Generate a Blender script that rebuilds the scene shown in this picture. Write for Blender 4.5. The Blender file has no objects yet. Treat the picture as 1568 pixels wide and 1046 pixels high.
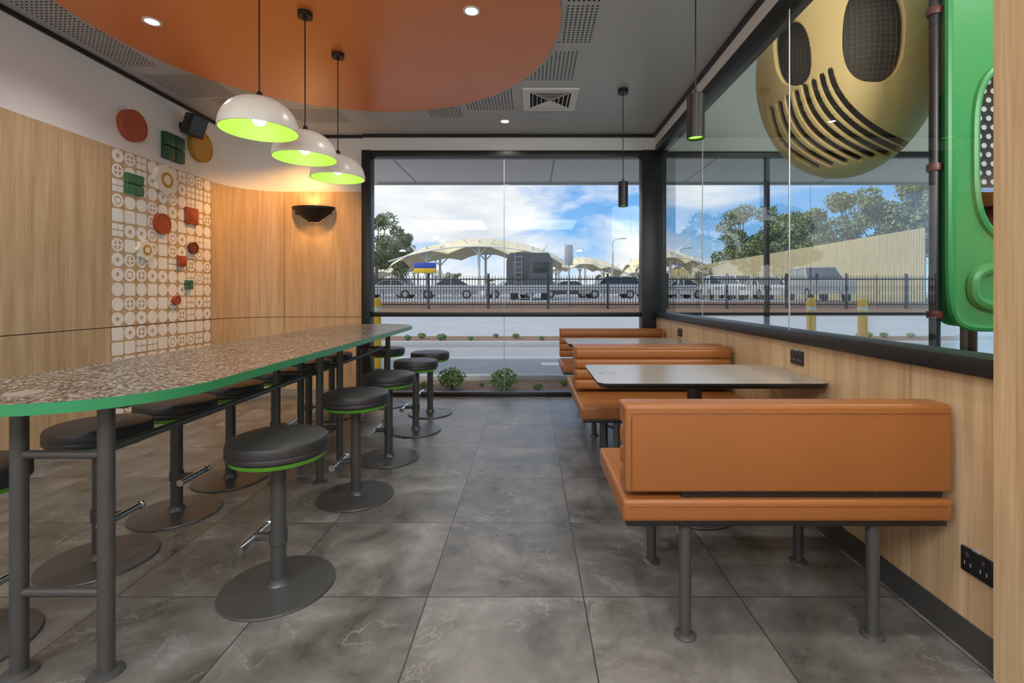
import bpy, bmesh, math, random
import numpy as np
from mathutils import Vector, Matrix
random.seed(7)
scene = bpy.context.scene
try:
    scene.view_settings.view_transform = 'Standard'
    scene.view_settings.look = 'None'
except Exception: pass

# ------------------------------------------------------------------ materials
def mat(name,col,rough=0.5,metal=0.0,var=0.08,scale=8.0,bump=0.0,bscale=200.0,emit=None,estr=0.0,spec=0.5,coat=0.0):
    m=bpy.data.materials.new(name); m.use_nodes=True
    nt=m.node_tree; n=nt.nodes; l=nt.links
    p=n['Principled BSDF']
    p.inputs['Roughness'].default_value=rough
    p.inputs['Metallic'].default_value=metal
    p.inputs['Specular IOR Level'].default_value=spec
    if coat: p.inputs['Coat Weight'].default_value=coat; p.inputs['Coat Roughness'].default_value=0.1
    g=n.new('ShaderNodeNewGeometry')
    t=n.new('ShaderNodeTexNoise'); t.inputs['Scale'].default_value=scale; t.inputs['Detail'].default_value=4
    l.new(g.outputs['Position'],t.inputs['Vector'])
    r=n.new('ShaderNodeMix'); r.data_type='RGBA'
    c=col
    r.inputs[6].default_value=(c[0]*(1-var),c[1]*(1-var),c[2]*(1-var),1)
    r.inputs[7].default_value=(min(1,c[0]*(1+var)),min(1,c[1]*(1+var)),min(1,c[2]*(1+var)),1)
    l.new(t.outputs['Fac'],r.inputs[0]); l.new(r.outputs[2],p.inputs['Base Color'])
    if bump>0:
        t2=n.new('ShaderNodeTexNoise'); t2.inputs['Scale'].default_value=bscale; t2.inputs['Detail'].default_value=3
        l.new(g.outputs['Position'],t2.inputs['Vector'])
        b=n.new('ShaderNodeBump'); b.inputs['Strength'].default_value=bump; b.inputs['Distance'].default_value=0.002
        l.new(t2.outputs['Fac'],b.inputs['Height']); l.new(b.outputs['Normal'],p.inputs['Normal'])
    if emit:
        p.inputs['Emission Color'].default_value=emit; p.inputs['Emission Strength'].default_value=estr
    return m

def ramp(n,stops):
    r=n.new('ShaderNodeValToRGB'); e=r.color_ramp.elements
    e[0].position=stops[0][0]; e[0].color=stops[0][1]
    e[1].position=stops[-1][0]; e[1].color=stops[-1][1]
    for p,c in stops[1:-1]:
        x=e.new(p); x.color=c
    return r

def wood_mat(name,c1,c2,c3,rough=0.4):
    m=bpy.data.materials.new(name); m.use_nodes=True
    nt=m.node_tree; n=nt.nodes; l=nt.links; p=n['Principled BSDF']
    g=n.new('ShaderNodeNewGeometry')
    mp=n.new('ShaderNodeMapping'); mp.inputs['Scale'].default_value=(14,14,0.8)
    l.new(g.outputs['Position'],mp.inputs['Vector'])
    t=n.new('ShaderNodeTexNoise'); t.inputs['Scale'].default_value=1.0; t.inputs['Detail'].default_value=6; t.inputs['Distortion'].default_value=0.6
    l.new(mp.outputs[0],t.inputs['Vector'])
    mp2=n.new('ShaderNodeMapping'); mp2.inputs['Scale'].default_value=(90,90,2.5)
    l.new(g.outputs['Position'],mp2.inputs['Vector'])
    t2=n.new('ShaderNodeTexNoise'); t2.inputs['Scale'].default_value=1.0; t2.inputs['Detail'].default_value=4
    l.new(mp2.outputs[0],t2.inputs['Vector'])
    mx=n.new('ShaderNodeMath'); mx.operation='MULTIPLY_ADD'; mx.inputs[1].default_value=0.4
    l.new(t2.outputs['Fac'],mx.inputs[0])
    m2=n.new('ShaderNodeMath'); m2.operation='MULTIPLY'; m2.inputs[1].default_value=0.6
    l.new(t.outputs['Fac'],m2.inputs[0]); l.new(m2.outputs[0],mx.inputs[2])
    r=ramp(n,[(0.36,c1),(0.5,c2),(0.64,c3)])
    l.new(mx.outputs[0],r.inputs[0]); l.new(r.outputs[0],p.inputs['Base Color'])
    p.inputs['Roughness'].default_value=rough
    b=n.new('ShaderNodeBump'); b.inputs['Strength'].default_value=0.08; b.inputs['Distance'].default_value=0.001
    l.new(t2.outputs['Fac'],b.inputs['Height']); l.new(b.outputs['Normal'],p.inputs['Normal'])
    return m

def floor_mat():
    m=bpy.data.materials.new('stone_floor_tile'); m.use_nodes=True
    nt=m.node_tree; n=nt.nodes; l=nt.links; p=n['Principled BSDF']
    g=n.new('ShaderNodeNewGeometry')
    mp=n.new('ShaderNodeMapping'); mp.inputs['Location'].default_value=(-0.207+6.0,-1.853+6.0,0)
    l.new(g.outputs['Position'],mp.inputs['Vector'])
    br=n.new('ShaderNodeTexBrick'); br.offset=0.0; br.squash=1.0
    br.inputs['Scale'].default_value=1.0; br.inputs['Brick Width'].default_value=0.6; br.inputs['Row Height'].default_value=0.6
    br.inputs['Mortar Size'].default_value=0.0024; br.inputs['Mortar Smooth'].default_value=0.1
    br.inputs['Color1'].default_value=(0.0,0.0,0.0,1); br.inputs['Color2'].default_value=(1,1,1,1); br.inputs['Mortar'].default_value=(0.5,0.5,0.5,1)
    l.new(mp.outputs[0],br.inputs['Vector'])
    ad=n.new('ShaderNodeVectorMath'); ad.operation='MULTIPLY_ADD'
    l.new(br.outputs['Color'],ad.inputs[0]); ad.inputs[1].default_value=(7,5,3); l.new(g.outputs['Position'],ad.inputs[2])
    t=n.new('ShaderNodeTexNoise'); t.inputs['Scale'].default_value=2.9; t.inputs['Detail'].default_value=14; t.inputs['Roughness'].default_value=0.68; t.inputs['Distortion'].default_value=0.3
    l.new(ad.outputs[0],t.inputs['Vector'])
    r=ramp(n,[(0.34,(0.078,0.072,0.066,1)),(0.48,(0.145,0.138,0.130,1)),(0.60,(0.215,0.208,0.200,1)),(0.72,(0.34,0.335,0.33,1))])
    l.new(t.outputs['Fac'],r.inputs[0])
    t3=n.new('ShaderNodeTexNoise'); t3.inputs['Scale'].default_value=3.0; t3.inputs['Detail'].default_value=12; t3.inputs['Roughness'].default_value=0.60; t3.inputs['Distortion'].default_value=0.25
    l.new(ad.outputs[0],t3.inputs['Vector'])
    r3=ramp(n,[(0.486,(0,0,0,1)),(0.5,(1,1,1,1)),(0.506,(0,0,0,1))])
    l.new(t3.outputs['Fac'],r3.inputs[0])
    t4=n.new('ShaderNodeTexNoise'); t4.inputs['Scale'].default_value=1.8; l.new(ad.outputs[0],t4.inputs['Vector'])
    r4=ramp(n,[(0.46,(0,0,0,1)),(0.60,(1,1,1,1))]); l.new(t4.outputs['Fac'],r4.inputs[0])
    mv=n.new('ShaderNodeMix'); mv.data_type='RGBA'; mv.blend_type='MIX'
    ms=n.new('ShaderNodeMath'); ms.operation='MULTIPLY'
    l.new(r3.outputs[0],ms.inputs[0]); l.new(r4.outputs[0],ms.inputs[1])
    ms2=n.new('ShaderNodeMath'); ms2.operation='MULTIPLY'; ms2.inputs[1].default_value=0.45; l.new(ms.outputs[0],ms2.inputs[0])
    l.new(ms2.outputs[0],mv.inputs[0])
    l.new(r.outputs[0],mv.inputs[6]); mv.inputs[7].default_value=(0.45,0.44,0.43,1)
    tm=n.new('ShaderNodeMix'); tm.data_type='RGBA'; tm.blend_type='MULTIPLY'; tm.inputs[0].default_value=1
    rt=ramp(n,[(0.0,(0.86,0.86,0.86,1)),(1.0,(1.1,1.1,1.1,1))])
    l.new(br.outputs['Color'],rt.inputs[0]); l.new(mv.outputs[2],tm.inputs[6]); l.new(rt.outputs[0],tm.inputs[7])
    mm=n.new('ShaderNodeMix'); mm.data_type='RGBA'
    l.new(br.outputs['Fac'],mm.inputs[0]); l.new(tm.outputs[2],mm.inputs[6]); mm.inputs[7].default_value=(0.045,0.04,0.037,1)
    l.new(mm.outputs[2],p.inputs['Base Color'])
    rr=ramp(n,[(0.3,(0.24,0.24,0.24,1)),(0.7,(0.42,0.42,0.42,1))])
    l.new(t.outputs['Fac'],rr.inputs[0]); l.new(rr.outputs[0],p.inputs['Roughness'])
    inv=n.new('ShaderNodeMath'); inv.operation='SUBTRACT'; inv.inputs[0].default_value=1; l.new(br.outputs['Fac'],inv.inputs[1])
    b=n.new('ShaderNodeBump'); b.inputs['Strength'].default_value=0.35; b.inputs['Distance'].default_value=0.002
    l.new(inv.outputs[0],b.inputs['Height']); l.new(b.outputs['Normal'],p.inputs['Normal'])
    return m

def speckle_mat():
    m=bpy.data.materials.new('speckled_laminate'); m.use_nodes=True
    nt=m.node_tree; n=nt.nodes; l=nt.links; p=n['Principled BSDF']
    g=n.new('ShaderNodeNewGeometry')
    v=n.new('ShaderNodeTexVoronoi'); v.inputs['Scale'].default_value=120; v.inputs['Randomness'].default_value=1; v.voronoi_dimensions='2D'
    l.new(g.outputs['Position'],v.inputs['Vector'])
    s=n.new('ShaderNodeSeparateColor'); l.new(v.outputs['Color'],s.inputs[0])
    r=ramp(n,[(0.0,(0.016,0.012,0.011,1)),(0.26,(0.05,0.036,0.030,1)),(0.42,(0.13,0.095,0.075,1)),(0.58,(0.23,0.19,0.155,1)),(0.72,(0.46,0.43,0.40,1)),(0.86,(0.32,0.28,0.24,1)),(1.0,(0.03,0.026,0.024,1))])
    l.new(s.outputs[0],r.inputs[0]); l.new(r.outputs[0],p.inputs['Base Color'])
    p.inputs['Roughness'].default_value=0.25
    return m

def glass_mat(name,tint=(1,1,1,1),boost=1.0):
    m=bpy.data.materials.new(name); m.use_nodes=True
    nt=m.node_tree; n=nt.nodes; l=nt.links
    n.remove(n['Principled BSDF'])
    o=n['Material Output']
    tr=n.new('ShaderNodeBsdfTransparent'); tr.inputs[0].default_value=tint
    gl=n.new('ShaderNodeBsdfGlossy'); gl.inputs['Roughness'].default_value=0.0
    fr=n.new('ShaderNodeFresnel'); fr.inputs[0].default_value=1.5
    ml=n.new('ShaderNodeMath'); ml.operation='MULTIPLY'; ml.inputs[1].default_value=boost; ml.use_clamp=True
    mx=n.new('ShaderNodeMixShader')
    l.new(fr.outputs[0],ml.inputs[0]); l.new(ml.outputs[0],mx.inputs[0]); l.new(tr.outputs[0],mx.inputs[1]); l.new(gl.outputs[0],mx.inputs[2])
    l.new(mx.outputs[0],o.inputs[0])
    return m

def foliage_mat(name,a,b):
    m=mat(name,a,0.6,var=0)
    nt=m.node_tree; n=nt.nodes; l=nt.links; p=n['Principled BSDF']
    g=n.new('ShaderNodeNewGeometry'); r=ramp(n,[(0,a),(1,b)])
    l.new(g.outputs['Random Per Island'],r.inputs[0]); l.new(r.outputs[0],p.inputs['Base Color'])
    return m

M={}
M['wood']=wood_mat('oak_laminate',(0.47,0.31,0.165,1),(0.575,0.405,0.235,1),(0.68,0.51,0.32,1))
M['floor']=floor_mat()
M['speckle']=speckle_mat()
M['glass']=glass_mat('window_glass',(0.97,0.985,0.98,1),0.7)
M['glass2']=glass_mat('partition_glass',(0.95,0.98,0.97,1),1.7)
M['white']=mat('white_paint',(0.80,0.80,0.81,1),0.6,var=0.02)
M['ceil']=mat('grey_ceiling_paint',(0.48,0.485,0.50,1),0.35,var=0.03)
M['orange']=mat('orange_ceiling_paint',(0.80,0.23,0.035,1),0.32,var=0.03,scale=2,spec=0.9)
M['black']=mat('black_powdercoat',(0.012,0.012,0.013,1),0.4)
M['dark']=mat('dark_recess',(0.01,0.01,0.01,1),0.8)
M['dgrey']=mat('charcoal_steel',(0.085,0.086,0.088,1),0.36,metal=0.3)
M['skirt']=mat('dark_skirting',(0.06,0.06,0.06,1),0.5)
M['skirtl']=mat('grey_skirting',(0.32,0.30,0.27,1),0.4)
M['vinyl']=mat('black_vinyl',(0.022,0.022,0.024,1),0.42,bump=0.3,bscale=500)
M['lime']=mat('lime_green_paint',(0.11,0.36,0.03,1),0.4)
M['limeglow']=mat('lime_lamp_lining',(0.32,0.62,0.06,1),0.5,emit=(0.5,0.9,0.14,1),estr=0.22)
M['teal']=mat('green_edge_band',(0.035,0.27,0.11,1),0.3)
M['chrome']=mat('brushed_chrome',(0.7,0.7,0.7,1),0.18,metal=1.0)
M['tan']=mat('tan_leather',(0.325,0.118,0.030,1),0.36,var=0.08,scale=4,bump=0.4,bscale=320)
M['tanseam']=mat('tan_leather_piping',(0.22,0.07,0.017,1),0.4)
M['tabletop']=mat('beige_laminate',(0.33,0.295,0.255,1),0.22,var=0.03)
M['shade']=mat('cream_lamp_enamel',(0.82,0.81,0.75,1),0.3)
M['bulb']=mat('lamp_bulb',(1,0.9,0.7,1),0.3,emit=(1,0.9,0.72,1),estr=12)
M['glowgreen']=mat('green_lamp_glow',(0.4,0.8,0.1,1),0.4,emit=(0.42,0.95,0.12,1),estr=1.3)
M['redbrown']=mat('terracotta_paint',(0.40,0.075,0.03,1),0.5)
M['mustard']=mat('mustard_paint',(0.50,0.27,0.03,1),0.5)
M['dgreen']=mat('dark_green_paint',(0.015,0.09,0.045,1),0.5)
M['green2']=mat('green_paint',(0.04,0.17,0.09,1),0.5)
M['cream']=mat('cream_paint',(0.84,0.80,0.68,1),0.5)
M['maroon']=mat('maroon_paint',(0.16,0.035,0.02,1),0.5)
M['yellowp']=mat('yellow_play_plastic',(0.80,0.56,0.24,1),0.6,var=0.04,bump=0.15,bscale=120,spec=0.25)
M['greenp']=mat('green_play_plastic',(0.03,0.22,0.06,1),0.4,var=0.05)
M['redp']=mat('red_clamp_plastic',(0.10,0.020,0.015,1),0.4)
M['podshade']=mat('pod_interior_shade',(0.09,0.06,0.035,1),0.7)  # shade inside the pod, put into a dark brown colour
M['net']=mat('grey_netting',(0.20,0.20,0.21,1),0.6)
M['soffit']=mat('soffit_panel',(0.80,0.80,0.78,1),0.6,var=0.02)
M['playwall']=mat('play_area_paint',(0.52,0.54,0.50,1),0.6,var=0.03)
M['asphalt']=mat('asphalt',(0.36,0.36,0.365,1),0.8,var=0.2,scale=1.5,bump=0.4,bscale=60)
M['concrete']=mat('pale_concrete',(0.44,0.45,0.46,1),0.8,var=0.12,scale=0.6)
M['mulch']=mat('bark_mulch',(0.23,0.135,0.08,1),0.9,var=0.7,scale=14,bump=0.6,bscale=30)
M['bollard']=mat('yellow_bollard_paint',(0.85,0.50,0.01,1),0.4)
M['sail']=mat('cream_shade_fabric',(0.80,0.70,0.45,1),0.8,var=0.05)
M['sailpole']=mat('white_pole_paint',(0.75,0.75,0.73,1),0.5)
M['timber']=wood_mat('timber_fence_wood',(0.40,0.34,0.19,1),(0.48,0.41,0.25,1),(0.56,0.48,0.30,1),0.8)
M['truck']=mat('truck_grey_paint',(0.075,0.08,0.085,1),0.45)
M['carglass']=mat('car_window_glass',(0.02,0.025,0.03,1),0.08)
M['tyre']=mat('tyre_rubber',(0.02,0.02,0.02,1),0.8)
M['alloy']=mat('alloy_wheel',(0.5,0.5,0.52,1),0.3,metal=0.8)
M['steel']=mat('galvanised_steel',(0.42,0.43,0.44,1),0.45,metal=0.3)
M['bark']=mat('tree_bark',(0.20,0.15,0.11,1),0.9,var=0.3,bump=0.5,bscale=20)
M['leafA']=foliage_mat('eucalyptus_leaves',(0.09,0.13,0.05,1),(0.30,0.36,0.17,1))
M['leafB']=foliage_mat('shrub_leaves',(0.08,0.18,0.04,1),(0.28,0.44,0.14,1))
M['softfall']=mat('green_softfall_rubber',(0.12,0.34,0.16,1),0.8,var=0.2,scale=3)
M['amber']=mat('tail_light_red',(0.5,0.02,0.02,1),0.3)
M['blue']=mat('blue_sign_paint',(0.02,0.08,0.45,1),0.4)
M['pattern']=mat('white_vinyl_pattern',(0.90,0.89,0.86,1),0.5,var=0.02)
def carpaint(nm,c): return mat(nm,c,0.25,metal=0.3,coat=0.6)
M['panel']=mat('fill_panel_diffuser',(1,1,1,1),0.5,emit=(1,0.98,0.95,1),estr=1.0)  # glowing face of the added fill lights

# ------------------------------------------------------------------ builder
class B:
    def __init__(s): s.v=[];s.f=[];s.m=[];s.mats=[]
    def mi(s,k):
        mt=M[k]
        if mt not in s.mats: s.mats.append(mt)
        return s.mats.index(mt)
    def raw(s,vs,fs,k):
        o=len(s.v); i=s.mi(k)
        s.v+= [tuple(v) for v in vs]
        for f in fs: s.f.append([a+o for a in f]); s.m.append(i)
    def bm(s,bm,k,mx=None):
        if mx is not None: bmesh.ops.transform(bm,matrix=mx,verts=bm.verts)
        bm.verts.index_update()
        s.raw([v.co[:] for v in bm.verts],[[v.index for v in f.verts] for f in bm.faces],k); bm.free()
    def box(s,x0,x1,y0,y1,z0,z1,k,bev=0,seg=2,mx=None):
        bm=bmesh.new(); bmesh.ops.create_cube(bm,size=1)
        for v in bm.verts:
            v.co=Vector(((x0+x1)/2+v.co.x*(x1-x0),(y0+y1)/2+v.co.y*(y1-y0),(z0+z1)/2+v.co.z*(z1-z0)))
        if bev>0: bmesh.ops.bevel(bm,geom=bm.edges[:],offset=bev,segments=seg,profile=0.5,affect='EDGES')
        s.bm(bm,k,mx)
    def cyl(s,p0,p1,r,k,seg=20,r2=None):
        p0=Vector(p0);p1=Vector(p1);d=p1-p0
        bm=bmesh.new(); bmesh.ops.create_cone(bm,cap_ends=True,cap_tris=False,segments=seg,radius1=r,radius2=r if r2 is None else r2,depth=d.length)
        q=d.to_track_quat('Z','Y').to_matrix().to_4x4()
        s.bm(bm,k,Matrix.Translation((p0+p1)/2)@q)
    def lathe(s,prof,c,k,seg=40,mx=None):
        vs=[];fs=[]
        for r,z in prof:
            for i in range(seg):
                a=2*math.pi*i/seg; p=Vector((max(r,1e-4)*math.cos(a),max(r,1e-4)*math.sin(a),z))
                if mx is not None: p=mx@p
                vs.append((c[0]+p.x,c[1]+p.y,c[2]+p.z))
        for j in range(len(prof)-1):
            for i in range(seg):
                a=j*seg+i;b=j*seg+(i+1)%seg
                fs.append([a,b,b+seg,a+seg])
        s.raw(vs,fs,k)
    def tube(s,pts,r,k,seg=8,closed=False):
        pts=[Vector(p) for p in pts]; n=len(pts); vs=[];fs=[]
        up=Vector((0,0,1)); prev=None
        for i,p in enumerate(pts):
            if closed: t=(pts[(i+1)%n]-pts[i-1]).normalized()
            else: t=(pts[min(i+1,n-1)]-pts[max(i-1,0)]).normalized()
            if prev is None:
                a=up if abs(t.dot(up))<0.9 else Vector((1,0,0))
                nx=t.cross(a).normalized()
            else:
                nx=(prev-t*prev.dot(t)).normalized()
            prev=nx; ny=t.cross(nx)
            for j in range(seg):
                an=2*math.pi*j/seg; vs.append(p+nx*r*math.cos(an)+ny*r*math.sin(an))
        m=n if closed else n-1
        for i in range(m):
            for j in range(seg):
                a=i*seg+j;b=i*seg+(j+1)%seg;c=((i+1)%n)*seg+(j+1)%seg;d=((i+1)%n)*seg+j
                fs.append([a,b,c,d])
        if not closed:
            fs.append(list(range(seg))[::-1]); fs.append([(n-1)*seg+j for j in range(seg)])
        s.raw(vs,fs,k)
    def prism(s,poly,z0,z1,kt,ks=None,kb=None,mx=None):
        n=len(poly); vs=[Vector((x,y,z0)) for x,y in poly]+[Vector((x,y,z1)) for x,y in poly]
        if mx is not None: vs=[mx@v for v in vs]
        s.raw(vs,[list(range(n,2*n))],kt)
        s.raw(vs,[list(range(n))[::-1]],kb or ks or kt)
        s.raw(vs,[[i,(i+1)%n,n+(i+1)%n,n+i] for i in range(n)],ks or kt)
    def sph(s,c,r,k,u=20,v=12):
        if not isinstance(r,tuple): r=(r,r,r)
        bm=bmesh.new(); bmesh.ops.create_uvsphere(bm,u_segments=u,v_segments=v,radius=1)
        s.bm(bm,k,Matrix.Translation(c)@Matrix.Diagonal((r[0],r[1],r[2],1)))
    def finish(s,name,loc=(0,0,0),rz=0,angle=35,fix=True,parent=None):
        me=bpy.data.meshes.new(name); me.from_pydata(s.v,[],s.f)
        for mt in s.mats: me.materials.append(mt)
        me.polygons.foreach_set('material_index',s.m); me.update()
        if fix:
            bm=bmesh.new(); bm.from_mesh(me); bmesh.ops.remove_doubles(bm,verts=bm.verts,dist=1e-5)
            bmesh.ops.recalc_face_normals(bm,faces=bm.faces); bm.to_mesh(me); bm.free()
        for p in me.polygons: p.use_smooth=True
        me.set_sharp_from_angle(angle=math.radians(angle))
        ob=bpy.data.objects.new(name,me); scene.collection.objects.link(ob)
        ob.location=loc; ob.rotation_euler=(0,0,rz)
        if parent: ob.parent=parent
        return ob
def inst(ob,loc,rz=0,sc=(1,1,1)):
    o=bpy.data.objects.new(ob.name.split('.')[0],ob.data); scene.collection.objects.link(o)
    o.location=loc;o.rotation_euler=(0,0,rz);o.scale=sc; return o
def light(kind,name,loc,energy,col=(1,1,1),parent=None,size=0.1,target=None,spot=None,blend=0.6,size_y=None):
    d=bpy.data.lights.new(name,kind); d.energy=energy; d.color=col
    if kind=='AREA':
        d.size=size
        if size_y: d.shape='RECTANGLE'; d.size_y=size_y
    else: d.shadow_soft_size=size
    if kind=='SPOT' and spot: d.spot_size=math.radians(spot); d.spot_blend=blend
    o=bpy.data.objects.new(name,d); scene.collection.objects.link(o); o.location=loc
    if target is not None:
        o.rotation_euler=(Vector(target)-Vector(loc)).to_track_quat('-Z','Y').to_euler()
    if parent: 
        o.parent=parent; o.matrix_parent_inverse=Matrix.Translation(parent.location).inverted()
    return o

XL,XR,YF,ZC=-3.3,1.43,5.5,2.98
H=1.165; F=738.0
# ------------------------------------------------------------------ shell
b=B(); b.box(-3.6,1.43,-3.2,5.62,-0.12,0,'floor'); b.finish('floor')
b=B(); b.box(-3.6,1.60,-3.2,5.62,ZC,ZC+0.18,'ceil'); b.finish('ceiling')

b=B(); c=(-1.37,3.2); R=1.575
b.prism([(c[0]+R*math.cos(2*math.pi*i/128),c[1]+R*math.sin(2*math.pi*i/128)) for i in range(128)],ZC-0.012,ZC+0.001,'orange','black','orange')
b.finish('ceiling_feature_disc')
b=B()
def perf(x0,x1,y0,y1):
    x=x0
    vs=[];fs=[]
    while x<x1:
        y=y0
        while y<y1:
            if (x-c[0])**2+(y-c[1])**2>(R+0.03)**2 and x>XL+0.06:
                o=len(vs); r=0.0082
                for i in range(6):
                    a=math.pi*i/3; vs.append((x+r*math.cos(a),y+r*math.sin(a),ZC-0.0012))
                fs.append([o+i for i in range(6)][::-1])
            y+=0.031
        x+=0.031
    b.raw(vs,fs,'dark')
perf(0.12,0.46,2.55,3.0); perf(0.12,0.46,3.04,3.50); perf(-0.14,0.36,3.62,4.10); perf(-0.60,-0.16,4.28,4.76)
perf(-3.2,-2.7,4.0,4.45); perf(-2.95,-2.45,4.5,4.95); perf(-2.4,-1.9,4.75,5.1); perf(-3.22,-2.95,1.6,3.85); perf(-1.0,-0.66,4.7,4.95)
b.finish('ceiling_perforation_panel',fix=False)

def arc(cx,cy,r,a0,a1,n):
    return [(cx+r*math.cos(a0+(a1-a0)*i/n),cy+r*math.sin(a0+(a1-a0)*i/n)) for i in range(n+1)]
def ribbon(b,inner,off,z0,z1,k):
    n=len(inner); outer=[]
    for i in range(n):
        p=Vector((inner[i][0],inner[i][1]))
        a=Vector(inner[max(i-1,0)]); d=Vector(inner[min(i+1,n-1)]); t=(d-a).normalized()
        outer.append((p.x-t.y*off,p.y+t.x*off))
    for i in range(n-1):
        q=[inner[i],inner[i+1],outer[i+1],outer[i]]
        vs=[(x,y,z0) for x,y in q]+[(x,y,z1) for x,y in q]
        fs=[[0,1,5,4],[2,3,7,6],[4,5,6,7],[3,2,1,0]]
        if i==0: fs.append([3,0,4,7])
        if i==n-2: fs.append([1,2,6,5])
        b.raw(vs,fs,k)
WT=2.33
b=B()
full=[(XL,-3.1),(XL,5.0)]+arc(XL+0.5,5.0,0.5,math.pi,math.pi/2,20)[1:]+[(-1.9,5.5)]
def offs(pl,o):
    n=len(pl);out=[]
    for i in range(n):
        a=Vector(pl[max(i-1,0)]);d=Vector(pl[min(i+1,n-1)]);t=(d-a).normalized()
        out.append((pl[i][0]-t.y*o,pl[i][1]+t.x*o))
    return out
back=offs(full,0.022)
ribbon(b,back,0.12,0.0,ZC,'white')
ribbon(b,offs(full,0.018),0.006,0.0,WT-0.004,'dark')
g=0.003
segs=[[(XL,-3.1),(XL,-0.2-g)],[(XL,-0.2+g),(XL,1.0-g)],[(XL,1.0+g),(XL,2.4-g)],[(XL,2.4+g),(XL,3.80-g)],[(XL,3.80+g),(XL,4.99-g)],
      [(XL,4.99+g)]+arc(XL+0.5,5.0,0.5,math.pi,math.pi/2,20)[1:-1]+[(-2.8-g,5.5)],[(-2.8+g,5.5),(-1.9,5.5)]]
for sg in segs:
    ribbon(b,sg,0.018,0.08,0.90-g,'wood'); ribbon(b,sg,0.018,0.90+g,WT,'wood')
b.finish('wall_left',angle=20)
b=B(); ribbon(b,offs(full,-0.004),0.02,0.0,0.08,'skirtl'); b.finish('baseboard_left')
b=B(); ribbon(b,offs(full,0.006),0.02,ZC-0.035,ZC-0.001,'black'); b.box(-1.9,1.43,5.474,5.50,ZC-0.035,ZC-0.001,'black'); b.box(1.405,1.429,1.46,5.47,ZC-0.035,ZC-0.001,'black'); b.finish('shadow_gap_strip_1')  # black strip stands in for the shade of the ceiling shadow gap

b=B(); b.box(-1.9,1.55,5.50,5.62,2.79,ZC,'white'); b.box(1.50,1.56,5.5,5.62,0,2.79,'black'); b.finish('wall_far')
b=B()
b.box(-1.90,-1.803,5.44,5.60,0,2.79,'black',0.004); b.box(1.27,1.50,5.44,5.60,0,2.79,'black',0.004)
b.box(-1.803,1.27,5.46,5.58,2.72,2.79,'black',0.003); b.box(-1.803,1.27,5.46,5.58,0,0.05,'black',0.003)
b.box(-1.803,1.27,5.47,5.56,0.905,0.955,'black',0.003)
b.box(-0.294,-0.288,5.50,5.52,0.955,2.72,'steel'); b.box(-0.294,-0.288,5.50,5.52,0.05,0.905,'steel')
b.raw([(-1.803,5.51,0.05),(1.27,5.51,0.05),(1.27,5.51,2.72),(-1.803,5.51,2.72)],[[0,1,2,3]],'glass')
b.finish('window_1')

b=B()
b.box(XR+0.018,1.56,-3.1,5.5,0,0.905,'dark')
for y0,y1 in [(1.46,1.81),(1.81,3.10),(3.10,4.4),(4.4,5.44)]:
    b.box(XR,XR+0.02,y0+g,y1-g,0.10,0.903,'wood')
b.box(XR,1.56,1.46,5.5,2.84,ZC,'white')
b.box(XR-0.03,1.56,1.05,1.455,0,ZC,'wood'); b.box(XR-0.045,1.56,-3.1,1.047,0,ZC,'wood')
b.finish('wall_right')
b=B(); b.box(XR-0.006,XR+0.02,1.46,5.44,0,0.10,'skirt'); b.finish('baseboard_right')
b=B()
b.box(XR-0.03,1.55,1.46,5.44,0.905,0.965,'black',0.004); b.box(XR-0.01,1.55,1.46,5.44,2.765,2.84,'black',0.004)
for y in (2.71,4.07): b.box(XR+0.027,XR+0.033,y-0.003,y+0.003,0.965,2.765,'steel')
b.raw([(XR+0.03,1.46,0.965),(XR+0.03,5.44,0.965),(XR+0.03,5.44,2.765),(XR+0.03,1.46,2.765)],[[0,1,2,3]],'glass2')
b.finish('window_2')
b=B(); b.box(-3.5,1.56,-3.2,-3.08,0,0.3,'white'); b.box(-3.5,1.56,-3.2,-3.08,2.8,ZC,'white'); b.box(-3.5,-3.1,-3.2,-3.08,0.3,2.8,'white'); b.box(1.2,1.56,-3.2,-3.08,0.3,2.8,'white'); b.finish('wall_back')
b=B()
for x in (-3.07,-1.65,-0.22,1.17): b.box(x-0.03,x+0.03,-3.18,-3.10,0.3,2.8,'black')
for z in (0.33,2.77): b.box(-3.04,1.14,-3.18,-3.10,z-0.03,z+0.03,'black')
b.raw([(-3.1,-3.14,0.3),(1.2,-3.14,0.3),(1.2,-3.14,2.8),(-3.1,-3.14,2.8)],[[0,1,2,3]],'glass')
b.finish('added_back_window')  # unseen window, added to bring daylight in from behind

# ------------------------------------------------------------------ wall decoration
b=B()
rnd=random.Random(3)
def disc(b,y,z,r,k,t=0.006,seg=24,x=XL,inner=0,x0=None):
    x0=x if x0 is None else x0
    if inner<=0:
        b.cyl((x0,y,z),(x0+t,y,z),r,k,seg)
    else:
        vs=[];fs=[]
        for i in range(seg):
            a=2*math.pi*i/seg; ca,sa=math.cos(a),math.sin(a)
            vs+=[(x0,y+r*ca,z+r*sa),(x0+t,y+r*ca,z+r*sa),(x0+t,y+inner*ca,z+inner*sa),(x0,y+inner*ca,z+inner*sa)]
        for i in range(seg):
            o=4*i;p=4*((i+1)%seg)
            fs+=[[o,p,p+1,o+1],[o+1,p+1,p+2,o+2],[o+2,p+2,p+3,o+3]]
        b.raw(vs,fs,k)
NC=10; sp=1.19/NC
def rsq(y,z,s):
    r=s*0.3; p=[]
    for (cy,cz,a) in ((y-s+r,z-s+r,math.pi),(y+s-r,z-s+r,1.5*math.pi),(y+s-r,z+s-r,0),(y-s+r,z+s-r,0.5*math.pi)):
        p+=arc(cy,cz,r,a,a+math.pi/2,4)
    b.prism(p,0,0.003,'pattern',mx=Matrix(((0,0,1,XL),(1,0,0,0),(0,1,0,0),(0,0,0,1))))
z=WT-sp*0.5
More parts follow.
